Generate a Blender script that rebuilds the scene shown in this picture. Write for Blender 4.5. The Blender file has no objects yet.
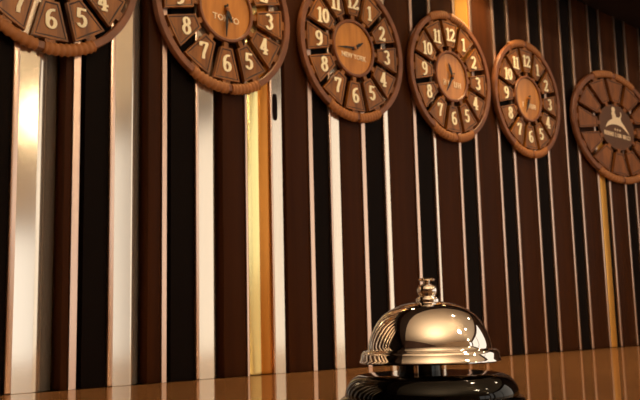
import bpy, bmesh, math, random
from mathutils import Vector, Matrix
random.seed(4)
C = bpy.context.scene.collection
PI = math.pi
CZ = 1.0                    # height of the counter top
CAMZ = CZ + 0.0717
D = 0.9465                  # camera to wall

def lin(c):
    c = c / 255.0
    return c / 12.92 if c <= 0.04045 else ((c + 0.055) / 1.055) ** 2.4
def rgb(r, g, b): return (lin(r), lin(g), lin(b), 1.0)

# ---------------------------------------------------------------- materials
def new_mat(name):
    m = bpy.data.materials.new(name); m.use_nodes = True
    return m, m.node_tree, m.node_tree.nodes['Principled BSDF']
def plain(name, col, rough=0.5, metal=0.0, coat=0.0, bump=0.0, bscale=200, spec=0.5):
    m, nt, b = new_mat(name)
    b.inputs['Base Color'].default_value = col
    b.inputs['Roughness'].default_value = rough
    b.inputs['Metallic'].default_value = metal
    b.inputs['Coat Weight'].default_value = coat
    b.inputs['Coat Roughness'].default_value = 0.08
    b.inputs['Specular IOR Level'].default_value = spec
    if bump:
        tc = nt.nodes.new('ShaderNodeTexCoord'); n = nt.nodes.new('ShaderNodeTexNoise')
        n.inputs['Scale'].default_value = bscale
        bp = nt.nodes.new('ShaderNodeBump'); bp.inputs['Strength'].default_value = bump
        bp.inputs['Distance'].default_value = 0.001
        nt.links.new(tc.outputs['Object'], n.inputs['Vector'])
        nt.links.new(n.outputs['Fac'], bp.inputs['Height'])
        nt.links.new(bp.outputs['Normal'], b.inputs['Normal'])
    return m
def wood(name, c1, c2, scale=(40, 4, 40), rough=0.45, coat=0.0, detail=6, spec=0.5, croug=0.08):
    m, nt, b = new_mat(name)
    tc = nt.nodes.new('ShaderNodeTexCoord'); mp = nt.nodes.new('ShaderNodeMapping')
    mp.inputs['Scale'].default_value = scale
    n = nt.nodes.new('ShaderNodeTexNoise'); n.inputs['Scale'].default_value = 1.0
    n.inputs['Detail'].default_value = detail; n.inputs['Roughness'].default_value = 0.6
    oi = nt.nodes.new('ShaderNodeObjectInfo')
    ad = nt.nodes.new('ShaderNodeVectorMath'); ad.operation = 'ADD'
    ml = nt.nodes.new('ShaderNodeVectorMath'); ml.operation = 'SCALE'; ml.inputs[0].default_value = (37, 51, 23)
    nt.links.new(oi.outputs['Random'], ml.inputs['Scale'])
    cr = nt.nodes.new('ShaderNodeValToRGB')
    cr.color_ramp.elements[0].position = 0.3; cr.color_ramp.elements[0].color = c1
    cr.color_ramp.elements[1].position = 0.7; cr.color_ramp.elements[1].color = c2
    nt.links.new(tc.outputs['Object'], mp.inputs['Vector'])
    nt.links.new(mp.outputs['Vector'], ad.inputs[0]); nt.links.new(ml.outputs['Vector'], ad.inputs[1])
    nt.links.new(ad.outputs['Vector'], n.inputs['Vector'])
    nt.links.new(n.outputs['Fac'], cr.inputs['Fac'])
    nt.links.new(cr.outputs['Color'], b.inputs['Base Color'])
    b.inputs['Roughness'].default_value = rough
    b.inputs['Coat Weight'].default_value = coat
    b.inputs['Coat Roughness'].default_value = croug
    b.inputs['Specular IOR Level'].default_value = spec
    return m
M = {}
M['walnut']  = wood('walnut veneer', rgb(46, 21, 6), rgb(64, 32, 9), (60, 60, 2.5), 0.5, spec=0.07)
M['black']   = plain('black lacquer', rgb(15, 7, 4), 0.5, spec=0.04)
M['backing'] = plain('wall backing', rgb(14, 8, 6), 0.7, spec=0.1)
M['steel']   = plain('brushed pink steel', rgb(226, 196, 178), 0.3, 1.0)
M['cream']   = plain('pale metal window sheen', rgb(232, 222, 208), 0.13, 0.88)  # stands in for bright window sheen on the brown panels
M['amber']   = plain('amber brass and lamp glow', rgb(240, 180, 88), 0.3, 0.6)  # brass tone that also stands in for warm lamp glow
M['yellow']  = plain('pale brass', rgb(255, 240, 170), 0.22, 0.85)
M['bronze']  = plain('golden bronze', rgb(196, 128, 48), 0.25, 0.7)
M['slot']    = plain('dark slot', rgb(20, 6, 4), 0.6, spec=0.05)
M['rim']     = wood('rim wood', rgb(100, 58, 34), rgb(140, 86, 54), (30, 30, 30), 0.45)
M['plate']   = wood('plate wood', rgb(96, 54, 12), rgb(166, 102, 28), (90, 14, 30), 0.42)
M['groove']  = plain('burnt groove', rgb(52, 26, 12), 0.6)
M['hub']     = wood('hub wood', rgb(164, 100, 34), rgb(214, 146, 62), (60, 7, 30), 0.35, coat=0.3)
M['numeral'] = plain('cream numeral', rgb(255, 246, 214), 0.5)
M['rope']    = plain('wound cane', rgb(156, 98, 48), 0.6, bump=0.4, bscale=300)
M['hand']    = plain('black hand', rgb(22, 14, 10), 0.4)
M['sign']    = plain('dull bronze emblem disc', rgb(92, 58, 34), 0.45)
M['signwood']= wood('sign wood', rgb(98, 52, 18), rgb(150, 90, 36), (60, 14, 30), 0.45)
M['letters'] = plain('pale lettering', rgb(244, 222, 190), 0.5)
M['chrome']  = plain('chrome', rgb(236, 231, 227), 0.05, 1.0)
M['bblack']  = plain('black plastic', rgb(4, 3, 3), 0.06, spec=0.25)
M['counter'] = wood('counter wood', rgb(128, 90, 56), rgb(152, 108, 70), (2.5, 40, 40), 0.5, spec=0.0)
nt = M['counter'].node_tree      # varnish: a constant share of mirror-like gloss over the wood
gl = nt.nodes.new('ShaderNodeBsdfGlossy'); gl.inputs['Roughness'].default_value = 0.045; gl.inputs['Color'].default_value = (1, .9, .78, 1)
mx = nt.nodes.new('ShaderNodeMixShader'); mx.inputs[0].default_value = 0.46
nt.links.new(nt.nodes['Principled BSDF'].outputs[0], mx.inputs[1]); nt.links.new(gl.outputs[0], mx.inputs[2])
nt.links.new(mx.outputs[0], nt.nodes['Material Output'].inputs['Surface'])
M['soffit']  = plain('soffit brown', rgb(34, 20, 14), 0.7, spec=0.1)
M['ceiling'] = plain('ceiling tan', rgb(232, 208, 178), 0.8)
M['plaster'] = plain('plaster beige', rgb(190, 160, 128), 0.8)
M['darkwall']= plain('dark brown wall', rgb(72, 44, 30), 0.7)
M['floor']   = plain('floor stone', rgb(110, 84, 62), 0.4)
M['frame']   = plain('window frame', rgb(60, 40, 28), 0.5)
M['white']   = plain('lamp trim', rgb(230, 224, 214), 0.4)
def emit(name, col, s):
    m, nt, b = new_mat(name)
    b.inputs['Base Color'].default_value = col
    b.inputs['Emission Color'].default_value = col
    b.inputs['Emission Strength'].default_value = s
    return m
M['globe'] = emit('lit globe glass', rgb(255, 226, 170), 16)
M['downlight'] = emit('downlight glow', rgb(255, 206, 140), 12)

# ---------------------------------------------------------------- mesh helpers
def obj(name, bm, mats, parent=None, smooth=False, loc=None):
    bmesh.ops.recalc_face_normals(bm, faces=bm.faces[:])
    me = bpy.data.meshes.new(name); bm.to_mesh(me); bm.free()
    for m in (mats if isinstance(mats, (list, tuple)) else [mats]): me.materials.append(m)
    if smooth:
        for p in me.polygons: p.use_smooth = True
        try: me.set_sharp_from_angle(angle=math.radians(smooth if smooth is not True else 40))
        except Exception: pass
    o = bpy.data.objects.new(name, me); C.objects.link(o)
    if parent: o.parent = parent
    if loc: o.location = loc
    return o
def empty(name, loc, rot=(0, 0, 0)):
    o = bpy.data.objects.new(name, None); C.objects.link(o)
    o.location = loc; o.rotation_euler = rot; o.empty_display_size = 0.05
    return o
def tag(o, label, cat, group=None):
    o['label'] = label; o['category'] = cat
    if group: o['group'] = group
    return o
def struct(o):
    o['kind'] = 'structure'; return o
def box(bm, x0, x1, y0, y1, z0, z1, bevel=0.0):
    r = bmesh.ops.create_cube(bm, size=1.0)
    vs = r['verts']
    for v in vs:
        v.co = Vector((x0 + (v.co.x + .5) * (x1 - x0), y0 + (v.co.y + .5) * (y1 - y0), z0 + (v.co.z + .5) * (z1 - z0)))
    if bevel:
        es = list({e for v in vs for e in v.link_edges})
        bmesh.ops.bevel(bm, geom=es, offset=bevel, segments=2, affect='EDGES', profile=0.5)
    return vs
def boxbm(*a, **k):
    bm = bmesh.new(); box(bm, *a, **k); return bm
def lathe(bm, prof, n=64, c=(0, 0, 0), sx=1.0):
    """prof: list of (r, z)"""
    rings = []
    for r, z in prof:
        if r < 1e-6:
            rings.append([bm.verts.new((c[0], c[1], c[2] + z))])
        else:
            rings.append([bm.verts.new((c[0] + sx * r * math.cos(2 * PI * i / n), c[1] + r * math.sin(2 * PI * i / n), c[2] + z)) for i in range(n)])
    for a, b in zip(rings, rings[1:]):
        for i in range(n):
            j = (i + 1) % n
            if len(a) == 1 and len(b) == 1: continue
            if len(a) == 1: bm.faces.new((a[0], b[i], b[j]))
            elif len(b) == 1: bm.faces.new((a[i], a[j], b[0]))
            else: bm.faces.new((a[i], a[j], b[j], b[i]))
    return rings
def ring(bm, prof, n=72, sx=1.0):
    """closed profile revolved about Z"""
    rings = [[bm.verts.new((sx * r * math.cos(2 * PI * i / n), r * math.sin(2 * PI * i / n), z)) for i in range(n)] for r, z in prof]
    for k in range(len(rings)):
        a, b = rings[k], rings[(k + 1) % len(rings)]
        for i in range(n):
            j = (i + 1) % n
            bm.faces.new((a[i], a[j], b[j], b[i]))
def prism(bm, pts, z0, z1, bevel=0.0):
    lo = [bm.verts.new((x, y, z0)) for x, y in pts]; hi = [bm.verts.new((x, y, z1)) for x, y in pts]
    n = len(pts)
    top = bm.faces.new(hi); bm.faces.new(lo[::-1])
    for i in range(n): bm.faces.new((lo[i], lo[(i + 1) % n], hi[(i + 1) % n], hi[i]))
    return top
def extrude_z(bm, faces, h):
    r = bmesh.ops.extrude_face_region(bm, geom=faces)
    for v in [g for g in r['geom'] if isinstance(g, bmesh.types.BMVert)]: v.co.z += h

# ---------------------------------------------------------------- numerals (fat-faced, swept with an elliptical nib)
def arc(cx, cy, rx, ry, a0, a1, n=12):
    return [(cx + rx * math.cos(math.radians(a0 + (a1 - a0) * i / n)), cy + ry * math.sin(math.radians(a0 + (a1 - a0) * i / n))) for i in range(n + 1)]
DIG = {  # strokes in a box about 0.6 wide by 1.0 high
    '0': [arc(.3, .5, .2, .42, 90, 450, 28)],
    '1': [[(.3, .95), (.3, .04)], [(.14, .04), (.46, .04)], [(.14, .80), (.30, .93)]],
    '2': [arc(.29, .72, .19, .22, 165, -20, 14) + [(.36, .42), (.2, .22), (.1, .07)], [(.08, .07), (.5, .07)], [(.5, .07), (.52, .2)]],
    '3': [arc(.27, .74, .18, .2, 150, -80, 14), arc(.27, .29, .21, .24, 85, -150, 16)],
    '4': [[(.36, .95), (.36, .04)], [(.36, .93), (.06, .3)], [(.04, .28), (.54, .28)], [(.22, .04), (.5, .04)]],
    '5': [[(.15, .93), (.48, .93)], [(.13, .94), (.11, .53)], [(.11, .53)] + arc(.28, .32, .2, .27, 125, -145, 18)],
    '6': [arc(.42, .58, .32, .38, 85, 182, 10) + [(.1, .3)], arc(.3, .3, .2, .25, 0, 360, 24)],
    '7': [[(.08, .92), (.52, .92)], [(.08, .92), (.08, .76)], [(.5, .9), (.36, .55), (.26, .28), (.24, .04)]],
    '8': [arc(.3, .73, .165, .2, 0, 360, 24), arc(.3, .28, .2, .24, 0, 360, 24)],
    '9': [arc(.3, .69, .2, .25, 0, 360, 24), [(.5, .69)] + arc(.18, .4, .32, .36, 0, -95, 10)],
}
def sweep(bm, path, nx, ny, z, closed=False):
    P = [Vector(p) for p in path]; L = []; Rr = []
    for i, p in enumerate(P):
        t = (P[min(i + 1, len(P) - 1)] - P[max(i - 1, 0)])
        if closed and i in (0, len(P) - 1): t = P[1] - P[-2]
        if t.length < 1e-9: t = Vector((0, 1))
        t.normalize(); n = Vector((-t.y, t.x))
        s = math.sqrt((nx * n.x) ** 2 + (ny * n.y) ** 2)
        o = Vector((nx * nx * n.x / s, ny * ny * n.y / s))
        if i == 0 and not closed: pp = p - t * min(nx, ny) * .6
        elif i == len(P) - 1 and not closed: pp = p + t * min(nx, ny) * .6
        else: pp = p
        L.append(bm.verts.new((*(pp + o), z))); Rr.append(bm.verts.new((*(pp - o), z)))
    out = []
    for i in range(len(P) - 1):
        out.append(bm.faces.new((L[i], Rr[i], Rr[i + 1], L[i + 1])))
    return out
def numeral_bm(s, h, cx, cy, z, thick, nx=.098, ny=.055, wide=1.0):
    bm = bmesh.new(); faces = []
    adv = [.42 if ch == '1' else .58 for ch in s]; tot = sum(adv); x = -tot / 2
    dz = 0
    for ch, a in zip(s, adv):
        for st in DIG[ch]:
            dz += .00006
            closed = (Vector(st[0]) - Vector(st[-1])).length < 1e-4
            pts = [(cx + wide * h * (x + a / 2 + (px - .3)), cy + h * (py - .5)) for px, py in st]
            fs = sweep(bm, pts, nx * h * wide, ny * h, z + dz, closed)
            faces += fs
        x += a
    bmesh.ops.recalc_face_normals(bm, faces=bm.faces[:])
    extrude_z(bm, faces, thick)
    return bm
def text_bm(s, size, cx, cy, z, thick, sx=1.0, bold=0.0):
    cu = bpy.data.curves.new('lettering', 'FONT'); cu.body = s; cu.size = size; cu.align_x = 'CENTER'; cu.align_y = 'CENTER'
    cu.extrude = thick / 2; cu.offset = bold; cu.resolution_u = 2
    o = bpy.data.objects.new('lettering', cu); C.objects.link(o)
    dg = bpy.context.evaluated_depsgraph_get()
    me = bpy.data.meshes.new_from_object(o.evaluated_get(dg))
    bm = bmesh.new(); bm.from_mesh(me)
    for v in bm.verts: v.co = Vector((cx + v.co.x * sx, cy + v.co.y, z + thick / 2 + v.co.z))
    bpy.data.objects.remove(o); bpy.data.curves.remove(cu); bpy.data.meshes.remove(me)
    return bm

# ---------------------------------------------------------------- the setting
PER, OFF = 0.12952, 0.40995
ZT = CAMZ + 0.729           # underside of the soffit
ZB = 0.0
wall = struct(obj('wall_back', boxbm(-2.5, 3.2, 0.02, 0.14, 0.0, 2.6), M['backing']))
def part(name, x0, x1, d, mat, z0=CZ - 0.0, z1=ZT, bev=0.0012):
    return obj(name, boxbm(x0, x1, -d, 0.02, z0, z1, bevel=bev), mat, wall, smooth=30)
def band_bm(x0, x1, xr, d, z0, z1, fall=.023):
    """flat face x0..x1 then a quarter-round falling back to the wall at xr"""
    prof = [(x0, .02), (x0, -d), (x1 - .0008, -d)] + [(x1 + (xr - x1) * i / 12, -d + fall * (i / 12) ** 1.4) for i in range(13)] + [(xr, .02)]
    bm = bmesh.new()
    lo = [bm.verts.new((x, y, z0)) for x, y in prof]; hi = [bm.verts.new((x, y, z1)) for x, y in prof]
    n = len(prof); bm.faces.new(hi); bm.faces.new(lo[::-1])
    for i in range(n): bm.faces.new((lo[i], lo[(i + 1) % n], hi[(i + 1) % n], hi[i]))
    return bm
# (edge start, band start, flat end, round end) of the pale strips shaped as window reflections on the brown panels, nearest first
BANDS = {0: (.4045, .4125, .4370, .472), 1: (.5320, .5395, .5640, .5900), 2: (.6635, .6690, .6930, .7120), 3: (.7985, .8030, .8215, .8305),
         4: (.9215, .9260, .9440, .9490), 5: (1.0510, 1.0540, 1.0630, 1.0660), 6: (1.1855, 1.1875, 1.1925, 1.1955)}
for k in range(-5, 0):
    BANDS[k] = tuple(v + k * PER for v in BANDS[0])
thins = {0: (.4815, .4915), 1: (.6100, .6180), 2: (.7510, .7550), 3: (.8765, .8855), 4: (.9960, 1.0055), 5: (1.1313, 1.1394)}
N0, N1 = -5, 18
def xstart(n): return BANDS[n][0] if n in BANDS else OFF + n * PER - .0045
def xthin(n): return thins[n] if n in thins else (OFF + (n + .565) * PER, OFF + (n + .565) * PER + .0082)
for n in range(N0, N1):
    if n in BANDS:
        e, b0, b1, br = BANDS[n]
        part('steel_edge', e, b0, .0052, M['steel'])
        obj('window_sheen_strip', band_bm(b0, b1, br, .0042, CZ, ZT), M['cream'], wall, smooth=50)
        x0 = br
    else:
        e = xstart(n); x0 = e + .0092
        part('steel_edge', e, x0, .0048, M['steel'])
    t0, t1 = xthin(n)
    part('walnut_panel', x0 - .0003 if n not in BANDS else br, t0, .0022, M['walnut'], bev=0.0006)
    if n in thins:
        obj('steel_edge', band_bm(t0, t1 - .001, t1 + (.008 if n < 2 else .003), .0048, CZ, ZT), M['steel'], wall, smooth=50)
    else:
        part('steel_edge', t0, t1, .0048, M['steel'])
    x1 = xstart(n + 1)
    if n in thins: t1 += .008 if n < 2 else .003
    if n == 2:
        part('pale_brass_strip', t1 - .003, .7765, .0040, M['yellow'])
        part('amber_brass_glow_strip', .7765, x1, .0022, M['bronze'])
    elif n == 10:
        part('amber_brass_glow_strip', t1 - .004, x1 - .016, .0036, M['amber'], z1=CAMZ + .42)
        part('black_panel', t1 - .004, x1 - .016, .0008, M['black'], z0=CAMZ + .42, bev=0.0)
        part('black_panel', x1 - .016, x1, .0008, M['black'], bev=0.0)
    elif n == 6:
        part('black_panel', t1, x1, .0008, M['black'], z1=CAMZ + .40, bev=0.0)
        part('amber_brass_glow_strip', t1, x1, .0022, M['amber'], z0=CAMZ + .40)  # lamp glow on the upper black panel, put into the colour
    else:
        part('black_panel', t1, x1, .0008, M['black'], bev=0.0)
# recessed finger pull on the window sheen strip right of the brass one
bm = bmesh.new()
zc, hz, hx = CAMZ + .3225, .0205, .0048
pts = [(.8085 + hx * math.copysign(abs(math.cos(t)) ** .6, math.cos(t)), zc + hz * math.copysign(abs(math.sin(t)) ** .45, math.sin(t))) for t in [2 * PI * i / 28 for i in range(28)]]
lo = [bm.verts.new((x, -.0035, z)) for x, z in pts]; hi = [bm.verts.new((x, -.0047, z)) for x, z in pts]
bm.faces.new(hi); bm.faces.new(lo[::-1])
for i in range(28): bm.faces.new((lo[i], lo[(i + 1) % 28], hi[(i + 1) % 28], hi[i]))
obj('finger_pull', bm, M['slot'], wall)

struct(obj('trim_1', boxbm(-2.5, 3.2, -0.12, 0.02, ZT, 2.6), M['soffit']))          # dark soffit above the panelling
struct(obj('floor', boxbm(-2.5, 3.2, -4.4, 0.14, -0.1, 0.0), M['floor']))
struct(obj('ceiling', boxbm(-2.5, 3.2, -4.4, 0.14, 2.6, 2.7), M['ceiling']))
struct(obj('wall_left', boxbm(-2.6, -2.5, -4.4, 0.14, 0, 2.6), M['darkwall']))
VY0, VY1 = -4.2, -1.05
bm = bmesh.new()
box(bm, 3.2, 3.3, -4.4, VY0, 0, 2.6); box(bm, 3.2, 3.3, VY1, .14, 0, 2.6); box(bm, 3.2, 3.3, VY0, VY1, 0, .5); box(bm, 3.2, 3.3, VY0, VY1, 2.45, 2.6)
struct(obj('wall_right', bm, M['darkwall']))
bm = bmesh.new()
for a, b, c, d in ((VY0, VY0 + .05, .5, 2.45), (VY1 - .05, VY1, .5, 2.45), (VY0, VY1, .5, .55), (VY0, VY1, 2.40, 2.45), ((VY0 + VY1) / 2 - .02, (VY0 + VY1) / 2 + .02, .5, 2.45)):
    box(bm, 3.21, 3.27, a, b, c, d)
struct(obj('window_2', bm, M['frame']))
# front wall (behind the camera) with a wide window
WX0, WX1, WZ0, WZ1, WY = 1.25, 2.55, 0.45, 1.75, -4.3
TX0, TX1, TZ0, TZ1 = 2.62, 3.15, 0.45, 2.45
bm = bmesh.new()
box(bm, -2.5, WX0, WY - .1, WY, 0, 2.6); box(bm, WX1, TX0, WY - .1, WY, 0, 2.6); box(bm, TX1, 3.2, WY - .1, WY, 0, 2.6); box(bm, TX0, TX1, WY - .1, WY, 0, TZ0); box(bm, TX0, TX1, WY - .1, WY, TZ1, 2.6)
box(bm, WX0, WX1, WY - .1, WY, 0, WZ0); box(bm, WX0, WX1, WY - .1, WY, WZ1, 2.6)
struct(obj('wall_front', bm, M['plaster']))
bm = bmesh.new()
for a, b, c, d in ((WX0, WX0 + .05, WZ0, WZ1), (WX1 - .05, WX1, WZ0, WZ1), (WX0, WX1, WZ0, WZ0 + .05), (WX0, WX1, WZ1 - .05, WZ1), ((WX0 + WX1) / 2 - .02, (WX0 + WX1) / 2 + .02, WZ0, WZ1)):
    box(bm, a, b, WY - .07, WY - .01, c, d)
struct(obj('window_1', bm, M['frame']))
bm = bmesh.new()
for a, b, c, d in ((TX0, TX0 + .03, TZ0, TZ1), (TX1 - .03, TX1, TZ0, TZ1), (TX0, TX1, TZ0, TZ0 + .03), (TX0, TX1, TZ1 - .03, TZ1)):
    box(bm, a, b, WY - .07, WY - .01, c, d)
struct(obj('added_window_3', bm, M['frame']))  # added window, keeps the sheen strips bright up to their tops

# ---------------------------------------------------------------- counter
counter = empty('reception_counter', (1.0, -0.42, 0.0))
tag(counter, 'glossy honey-brown wooden reception counter carrying the service bell in front of the striped wall', 'counter')
obj('countertop', boxbm(-2.2, 2.18, -0.42, 0.4135, CZ - .04, CZ, bevel=.003), M['counter'], counter)
obj('front_panel', boxbm(-2.1, 2.15, -0.34, -0.31, 0.0, CZ - .04), M['walnut'], counter)

# ---------------------------------------------------------------- clocks
YB = -0.0056                # backs of the clocks touch the steel edges
def wrap_bm(a0, a1, r, rr, zc, sx, coils):
    bm = bmesh.new(); n = coils * 6; m = 10; rings = []
    for i in range(n + 1):
        a = math.radians(a0 + (a1 - a0) * i / n)
        k = rr * (1 + .10 * math.cos(2 * PI * i / 6))
        if i in (0, n): k *= .82
        rr_ = []
        for j in range(m):
            t = 2 * PI * j / m
            q = r + k * math.cos(t)
            rr_.append(bm.verts.new((sx * q * math.cos(a), q * math.sin(a), zc + k * .72 * math.sin(t))))
        rings.append(rr_)
    for a, b in zip(rings, rings[1:]):
        for j in range(m): bm.faces.new((a[j], a[(j + 1) % m], b[(j + 1) % m], b[j]))
    bm.faces.new(rings[0][::-1]); bm.faces.new(rings[-1])
    return bm
def hand_bm(ang, ln, tail, w, z, t=.0012):
    """ang in degrees clockwise from 12"""
    bm = bmesh.new(); a = math.radians(90 - ang); d = Vector((math.cos(a), math.sin(a))); n = Vector((-d.y, d.x))
    pts = [d * -tail + n * w * .5, d * -tail - n * w * .5, d * ln * .55 - n * w * .75, d * ln - n * w * .15, d * ln + n * w * .15, d * ln * .55 + n * w * .75]
    prism(bm, [tuple(p) for p in pts], z, z + t)
    return bm
def plate_bm(k, R, sx, numerals=True, rin=.465, rout=.85, peg=.390):
    th = math.radians(90 - 30 * k)
    d = Vector((math.cos(th), math.sin(th))); n = Vector((-d.y, d.x))
    g = .042; ti, to = rin * math.tan(PI / 12) - g, rout * math.tan(PI / 12) - g
    def P(r, s): v = (d * r + n * s) * R; return (v.x * sx, v.y)
    bm = bmesh.new()
    top = prism(bm, [P(rin, -ti), P(rout, -to), P(rout + .012, 0), P(rout, to), P(rin, ti)], .002, .0085)
    bmesh.ops.recalc_face_normals(bm, faces=bm.faces[:])
    r = bmesh.ops.inset_individual(bm, faces=[top], thickness=.024 * R, depth=0)
    r2 = bmesh.ops.inset_individual(bm, faces=[top], thickness=.019 * R, depth=-.0006)
    for f in r2['faces']: f.material_index = 1
    prism(bm, [P(rout - .01, -.055), P(.912, -.055), P(.912, .055), P(rout - .01, .055)], .0015, .0070)
    prism(bm, [P(peg, -.032), P(rin + .01, -.032), P(rin + .01, .032), P(peg, .032)], .0015, .0070)
    return bm
def make_clock(name, loc, label, cat, group=None, R=.1227, sx=1.0, hands=None, word=None, word_h=.085, sign=False, wraps=None, rib=8):
    root = empty(name, loc, (PI / 2, 0, 0)); tag(root, label, cat, group)
    bm = bmesh.new()
    ring(bm, [(.905 * R, .0), (.98 * R, .0), (.99 * R, .002), (.99 * R, .0075), (.98 * R, .0098), (.915 * R, .0098), (.905 * R, .0085)], 96, sx)
    obj('rim', bm, M['rim'], root, smooth=35)
    for a0, a1 in (wraps or ((62, 89), (93, 120), (240, 271), (274, 300))):
        obj('cane_wrap', wrap_bm(a0, a1, .952 * R, .064 * R, .0062, sx, rib), M['rope'], root, smooth=60)
    for k in range(1, 13):
        p = obj('number_plate' if not sign else 'wood_plate', plate_bm(k, R, sx), [M['plate'] if not sign else M['signwood'], M['groove']], root)
        if not sign:
            th = math.radians(90 - 30 * k); r = .655 * R
            obj('numeral', numeral_bm(str(k), .205 * R, r * math.cos(th) * sx, r * math.sin(th), .0080, .0014), M['numeral'], p)
    bm = bmesh.new()
    if sign: pass
    else: ring(bm, [(.355 * R, .002), (.392 * R, .002), (.397 * R, .004), (.397 * R, .0085), (.390 * R, .0098), (.365 * R, .0098), (.355 * R, .0085)], 72, sx)
    if not sign: obj('hub_ring', bm, M['rim'], root, smooth=35)
    rd = (.41 if sign else .356) * R
    bm = bmesh.new(); lathe(bm, [(0, .002), (rd, .002), (rd, .0065), (0, .0065)], 72, sx=sx)
    obj('dial', bm, M['hub'] if not sign else M['sign'], root, smooth=35)
    if hands:
        (ha, hl), (ma, ml) = hands
        obj('hour_hand', hand_bm(ha, hl * R, .05 * R, .030 * R, .0088), M['hand'], root)
        obj('minute_hand', hand_bm(ma, ml * R, .06 * R, .020 * R, .0102), M['hand'], root)
        bm = bmesh.new(); lathe(bm, [(0, .0065), (.026 * R, .0065), (.026 * R, .0118), (.018 * R, .0126), (0, .0128)], 20)
        obj('center_pin', bm, M['rope'], root, smooth=40)
    return root
def marks(root, groups, h, y, z, R, sx=1.0, gap=.0):
    """a short row of letter-high strokes, too small to read"""
    bm = bmesh.new()
    for x0, x1, kinds in groups:
        n = len(kinds); w = (x1 - x0) / n
        for i, kd in enumerate(kinds):
            xa = (x0 + i * w) * R * sx; ww = w * .72 * R * sx; s = ww * .30
            ya, yb = (y - h / 2) * R, (y + h / 2) * R
            bars = {'I': [(xa + ww * .35, xa + ww * .65, ya, yb)], 'H': [(xa, xa + s, ya, yb), (xa + ww - s, xa + ww, ya, yb), (xa + s, xa + ww - s, (ya + yb) / 2 - .006 * R, (ya + yb) / 2 + .006 * R)],
                    'U': [(xa, xa + s, ya, yb), (xa + ww - s, xa + ww, ya, yb), (xa + s, xa + ww - s, ya, ya + .014 * R)],
                    'E': [(xa, xa + s, ya, yb), (xa + s, xa + ww, yb - .014 * R, yb), (xa + s, xa + ww, ya, ya + .014 * R)]}[kd]
            for b in bars: box(bm, b[0], b[1], b[2], b[3], z, z + .0008)
    return obj('lettering', bm, M['letters'], root)
def at(u, h, y=YB): return (u, y, CAMZ + h)
K = (D - .0148) / D
G = 'wooden clocks in a row on the striped wall'
make_clock('wall_clock', at(.4525 * K, .4598 * K), 'round brown wooden wall clock cut off at the top left, only 4 to 7 visible', 'clock', G,
           hands=((300, .20), (30, .29)), wraps=((62, 89), (93, 120), (222, 262), (266, 300)), rib=9)
c = make_clock('wall_clock', at(.7230 * K, .4570 * K), 'brown wooden wall clock lettered TOKYO, second from the left', 'clock', G, hands=((152, .17), (183, .34)))
obj('lettering', text_bm('TOKYO', .105 * .1227, 0, -.115 * .1227, .0065, .0010, 1.05, .00022), M['letters'], c)
c = make_clock('wall_clock', at(.9905 * K, .4545 * K), 'golden brown wooden wall clock lettered NEW YORK, between the TOKYO clock and two smaller-looking clocks', 'clock', G, hands=((58, .20), (262, .33)))
obj('lettering', text_bm('NEW YORK', .092 * .1227, 0, -.115 * .1227, .0065, .0010, .96, .00028), M['letters'], c)
c = make_clock('wall_clock', at(1.2565 * K, .4555 * K), 'wooden wall clock lit gold at upper right, hands near 11 and 7, above the bell', 'clock', G, hands=((338, .21), (213, .31)))
marks(c, ((-.20, -.03, 'HI'), (.05, .25, 'UH')), .085, -.115, .0065, .1227)
c = make_clock('wall_clock', at(1.5170 * K, .4555 * K), 'fifth wooden wall clock from the left, beside the wooden emblem sign', 'clock', G, hands=((196, .16), (205, .28)))
marks(c, ((-.20, -.10, 'I'), (.0, .24, 'HUH')), .085, -.115, .0065, .1227)
# the sign at the right: same build, wider than high, no numbers
RS, SXS = .1330, 1.57
s = make_clock('wall_sign', (1.8736, YB, CAMZ + .4420), 'wooden wheel-shaped sign without numbers, white emblem on its brown disc, at the right edge', 'sign', None,
               R=RS, sx=SXS, sign=True)
def spoly(bm, pts, z=.0065, t=.0010): prism(bm, [(x * RS * SXS, y * RS) for x, y in pts], z, z + t)
bm = bmesh.new()     # swept roof with a finial
spoly(bm, [(-.28, -.05), (-.21, .06), (-.15, .11), (-.11, .13), (-.10, .19), (.085, .19), (.10, .13), (.14, .09), (.21, .015), (.28, -.085), (.18, -.01), (.10, .035), (0, .05), (-.10, .04), (-.19, 0.005)])
spoly(bm, [(-.10, .185), (-.12, .23), (-.10, .27), (-.115, .31), (-.09, .36), (-.05, .36), (-.03, .32), (-.045, .27), (-.02, .22), (-.015, .185)])
fs = sweep(bm, [(x * RS * SXS, y * RS) for x, y in [(.065, .185), (.095, .22), (.105, .26), (.095, .29)]], .011 * RS, .014 * RS, .0065)
extrude_z(bm, fs, .0010)
obj('emblem', bm, M['letters'], s)
bm = bmesh.new()
for x in (-.055, .0, .055):
    pts = []
    for i in range(10):
        q = (.026 if i % 2 == 0 else .011); a = PI / 2 + i * PI / 5
        pts.append((x + q * math.cos(a) / 1.3, -.045 + q * math.sin(a)))
    spoly(bm, pts)
obj('star', bm, M['letters'], s)
marks(s, ((-.31, -.09, 'HUHHU'), (-.065, .09, 'EIUH'), (.12, .31, 'HUIEI')), .075, -.145, .0065, RS, SXS)

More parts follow.
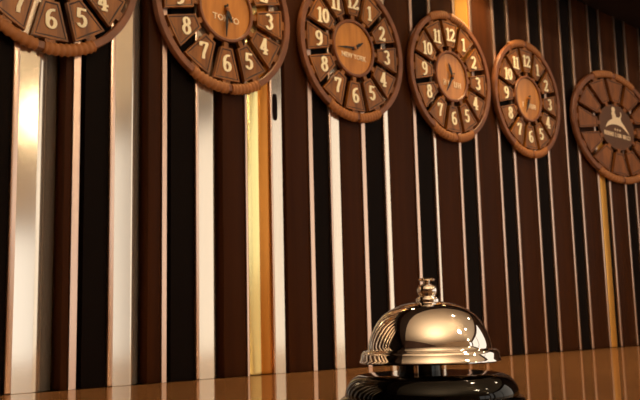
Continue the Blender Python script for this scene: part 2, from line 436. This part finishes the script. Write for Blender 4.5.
# ---------------------------------------------------------------- service bell
k = .0006885
BX, BY = .4599, -.9465 + .3770
bell = empty('service_bell', (BX, BY, CZ))
tag(bell, 'shiny chrome call bell with push button and glossy black base, on the wooden counter', 'bell')
RZ = .0430                   # underside of the rim above the counter
def pr(l): return [(r * k, z * k) for r, z in l]
bm = bmesh.new()             # black base
lathe(bm, [(0, 0), (.0600, 0), (.0625, .002), (.0632, .006), (.0632, .0165), (.0622, .0190), (.0600, .0205), (.0588, .0212), (.0590, .0225), (.0582, .0262), (.0560, .0300), (.0530, .0330), (.0495, .0347), (.0450, .0354), (.03, .0356), (0, .0356)], 96)
obj('base', bm, M['bblack'], bell, smooth=50)
bm = bmesh.new(); lathe(bm, [(0, .0352), (.0148, .0352), (.0148, .0500), (0, .0500)], 40)
obj('stem', bm, M['bblack'], bell, smooth=40, loc=(-.0050, .0047, 0))
bm = bmesh.new()
box(bm, -.0016, .0016, -.0165, -.0149, .0354, .0500, bevel=.0004)
st = obj('striker', bm, M['chrome'], bell); st.rotation_euler = (0, 0, -1.05); st.location = (-.0050, .0047, 0)
bm = bmesh.new()             # dome with rolled rim
dome = [(61.5, 13.5), (61, 17), (60, 22), (58, 28), (55, 34.5), (51, 41), (46, 46.5), (40, 51), (33, 54.5), (25, 57.3), (16, 59.2), (8, 60), (0, 60.2)]
rimo = [(60, 2), (66, 0), (69, 0), (70.2, 1.0), (70.2, 2.2), (69.2, 3.4), (68.4, 8.5), (67.6, 10.5), (66, 11.8), (63.5, 12.4), (62, 12.8)]
inner = [(r - 1.6, z - 1.2) for r, z in dome[::-1]]
lathe(bm, [(r * k, RZ + z * k) for r, z in [(0, 58.8)] + inner[1:] + rimo + dome], 128)
obj('dome', bm, M['chrome'], bell, smooth=50)
bm = bmesh.new()             # collar and knob of the plunger
kn = [(0, 59.5), (11.5, 59.5), (12, 61), (11, 63.5), (8.5, 65), (8.5, 66), (10, 68.5), (10.3, 71.5), (9.2, 74.5), (6.8, 76.5), (4.2, 77.6), (3.2, 78.5), (3.2, 81), (0, 81)]
dx = -8 * k
lathe(bm, [(r * k, RZ + z * k) for r, z in kn], 48)
pl = obj('plunger', bm, M['chrome'], bell, smooth=50)
bm = bmesh.new()
lathe(bm, [(0, RZ + 80 * k), (5 * k, RZ + 80 * k), (8.3 * k, RZ + 80.8 * k), (8.8 * k, RZ + 82 * k), (7 * k, RZ + 83.2 * k), (0, RZ + 83.8 * k)], 40)
obj('push_button', bm, M['chrome'], pl, smooth=50)

# ---------------------------------------------------------------- lamps of the room, with added fill lamps
def light(name, typ, loc, energy, col, parent=None, **kw):
    l = bpy.data.lights.new(name, typ); l.energy = energy; l.color = col
    for a, b in kw.items(): setattr(l, a, b)
    o = bpy.data.objects.new(name, l); C.objects.link(o); o.location = loc
    if parent: o.parent = parent
    return o
WARM = (1.0, .78, .52)
w = light('window_light', 'AREA', ((WX0 + WX1) / 2, WY - .09, (WZ0 + WZ1) / 2), 6, (1.0, .94, .86), shape='RECTANGLE', size=WX1 - WX0, size_y=WZ1 - WZ0)
w3 = light('window_light', 'AREA', ((TX0 + TX1) / 2, WY - .09, (TZ0 + TZ1) / 2), 3.6, (1.0, .92, .82), shape='RECTANGLE', size=TX1 - TX0, size_y=TZ1 - TZ0)  # light of the added tall window
w3.rotation_euler = (PI / 2, 0, 0)
w2 = light('window_light', 'AREA', (3.29, (VY0 + VY1) / 2, 1.475), 18, (1.0, .86, .70), shape='RECTANGLE', size=VY1 - VY0, size_y=1.95)
w2.rotation_euler = (PI / 2, 0, PI / 2)
w.rotation_euler = (PI / 2, 0, 0)      # -Z turned towards +Y (into the room)
for (x, y) in ((1.3, -.95), (2.5, -.95), (1.8, -2.2)):
    d = empty('ceiling_downlight', (x, y, 2.6)); tag(d, 'small round recessed downlight with a white trim in the tan ceiling', 'lamp', 'downlights in the ceiling')
    bm = bmesh.new(); ring(bm, [(.045, -.004), (.06, -.004), (.062, 0), (.045, 0)], 32); obj('trim_ring', bm, M['white'], d)
    bm = bmesh.new(); lathe(bm, [(0, -.002), (.045, -.002), (.045, -.0005), (0, -.0005)], 32); obj('lens', bm, M['downlight'], d)
    light('downlight_lamp', 'SPOT', (0, 0, -.02), 14, WARM, d, spot_size=2.2, spot_blend=.6, shadow_soft_size=.04)
for x, y, e, lab in ((1.84, -3.0, 9, 'lit globe pendant lamp on a black cord near the front window'), (.95, -1.9, 85, 'added globe pendant lamp on a black cord, unseen fill light for clocks and ceiling')):  # second globe is added to light the clocks and ceiling
    pd = empty('pendant_globe', (x, y, 2.6)); tag(pd, lab, 'lamp')
    bm = bmesh.new(); bmesh.ops.create_uvsphere(bm, u_segments=32, v_segments=16, radius=.075); obj('globe', bm, M['globe'], pd, smooth=True, loc=(0, 0, -.47))
    bm = bmesh.new(); lathe(bm, [(0, -.39), (.004, -.39), (.004, 0), (0, 0)], 10); obj('cord', bm, M['hand'], pd)
    light('globe_lamp', 'POINT', (0, 0, -.47), e, (1, .82, .58), pd, shadow_soft_size=.08)
fl = empty('added_uplighter', (-.5, -1.9, 0)); tag(fl, 'added uplighter with an upturned metal bowl, unseen, brightening the ceiling', 'lamp')  # unseen lamp added to brighten the ceiling mirrored in the bell
bm = bmesh.new(); lathe(bm, [(0, 0), (.14, 0), (.14, .015), (.02, .03), (0, .03)], 48); obj('base', bm, M['bblack'], fl, smooth=40)
bm = bmesh.new(); lathe(bm, [(0, .03), (.012, .03), (.012, 1.27), (0, 1.27)], 20); obj('pole', bm, M['bblack'], fl, smooth=40)
bm = bmesh.new(); lathe(bm, [(0, 1.25), (.08, 1.27), (.16, 1.33), (.20, 1.41), (.195, 1.41), (.155, 1.335), (.07, 1.28), (0, 1.265)], 48); obj('bowl_shade', bm, M['steel'], fl, smooth=40)
up = light('uplight', 'AREA', (0, 0, 1.36), 38, (1, .84, .62), fl, shape='DISK', size=.28); up.rotation_euler = (PI, 0, 0)
for x, e in ((.80, 2.5), (1.34, 5.0)):
    d = empty('wall_washer', (x, -.07, ZT)); tag(d, 'small round wall washer lamp under the dark soffit', 'lamp', 'wall washers under the soffit')
    bm = bmesh.new(); ring(bm, [(.020, -.004), (.028, -.004), (.029, 0), (.020, 0)], 32); obj('trim_ring', bm, M['soffit'], d)
    bm = bmesh.new(); lathe(bm, [(0, -.002), (.020, -.002), (.020, -.0005), (0, -.0005)], 32); obj('lens', bm, M['downlight'], d)
    light('washer_lamp', 'SPOT', (0, 0, -.01), e, (1, .66, .3), d, spot_size=1.6, spot_blend=.8, shadow_soft_size=.015)

# ---------------------------------------------------------------- world, camera, view
wd = bpy.data.worlds.new('World'); bpy.context.scene.world = wd; wd.use_nodes = True
bg = wd.node_tree.nodes['Background']; bg.inputs['Color'].default_value = (1, .8, .6, 1); bg.inputs['Strength'].default_value = .15

cam = bpy.data.cameras.new('camera'); cam.sensor_fit = 'HORIZONTAL'; cam.sensor_width = 36; cam.lens = 36 * 844.8 / 640
cam.clip_start = .01
cam.dof.use_dof = True; cam.dof.focus_distance = .57; cam.dof.aperture_fstop = 34
co = bpy.data.objects.new('camera', cam); C.objects.link(co)
Fv = Vector((.68278, .71645, .14325)).normalized(); Rv = Vector((.72608, -.68719, -.02384)).normalized(); Uv = Rv.cross(Fv).normalized()
m = Matrix((( Rv.x, Uv.x, -Fv.x, 0), (Rv.y, Uv.y, -Fv.y, -D), (Rv.z, Uv.z, -Fv.z, CAMZ), (0, 0, 0, 1)))
co.matrix_world = m
sc = bpy.context.scene; sc.camera = co
sc.view_settings.view_transform = 'Standard'; sc.view_settings.look = 'None'; sc.view_settings.gamma = 1.0
sc.view_settings.use_curve_mapping = False; sc.view_settings.exposure = 0.3
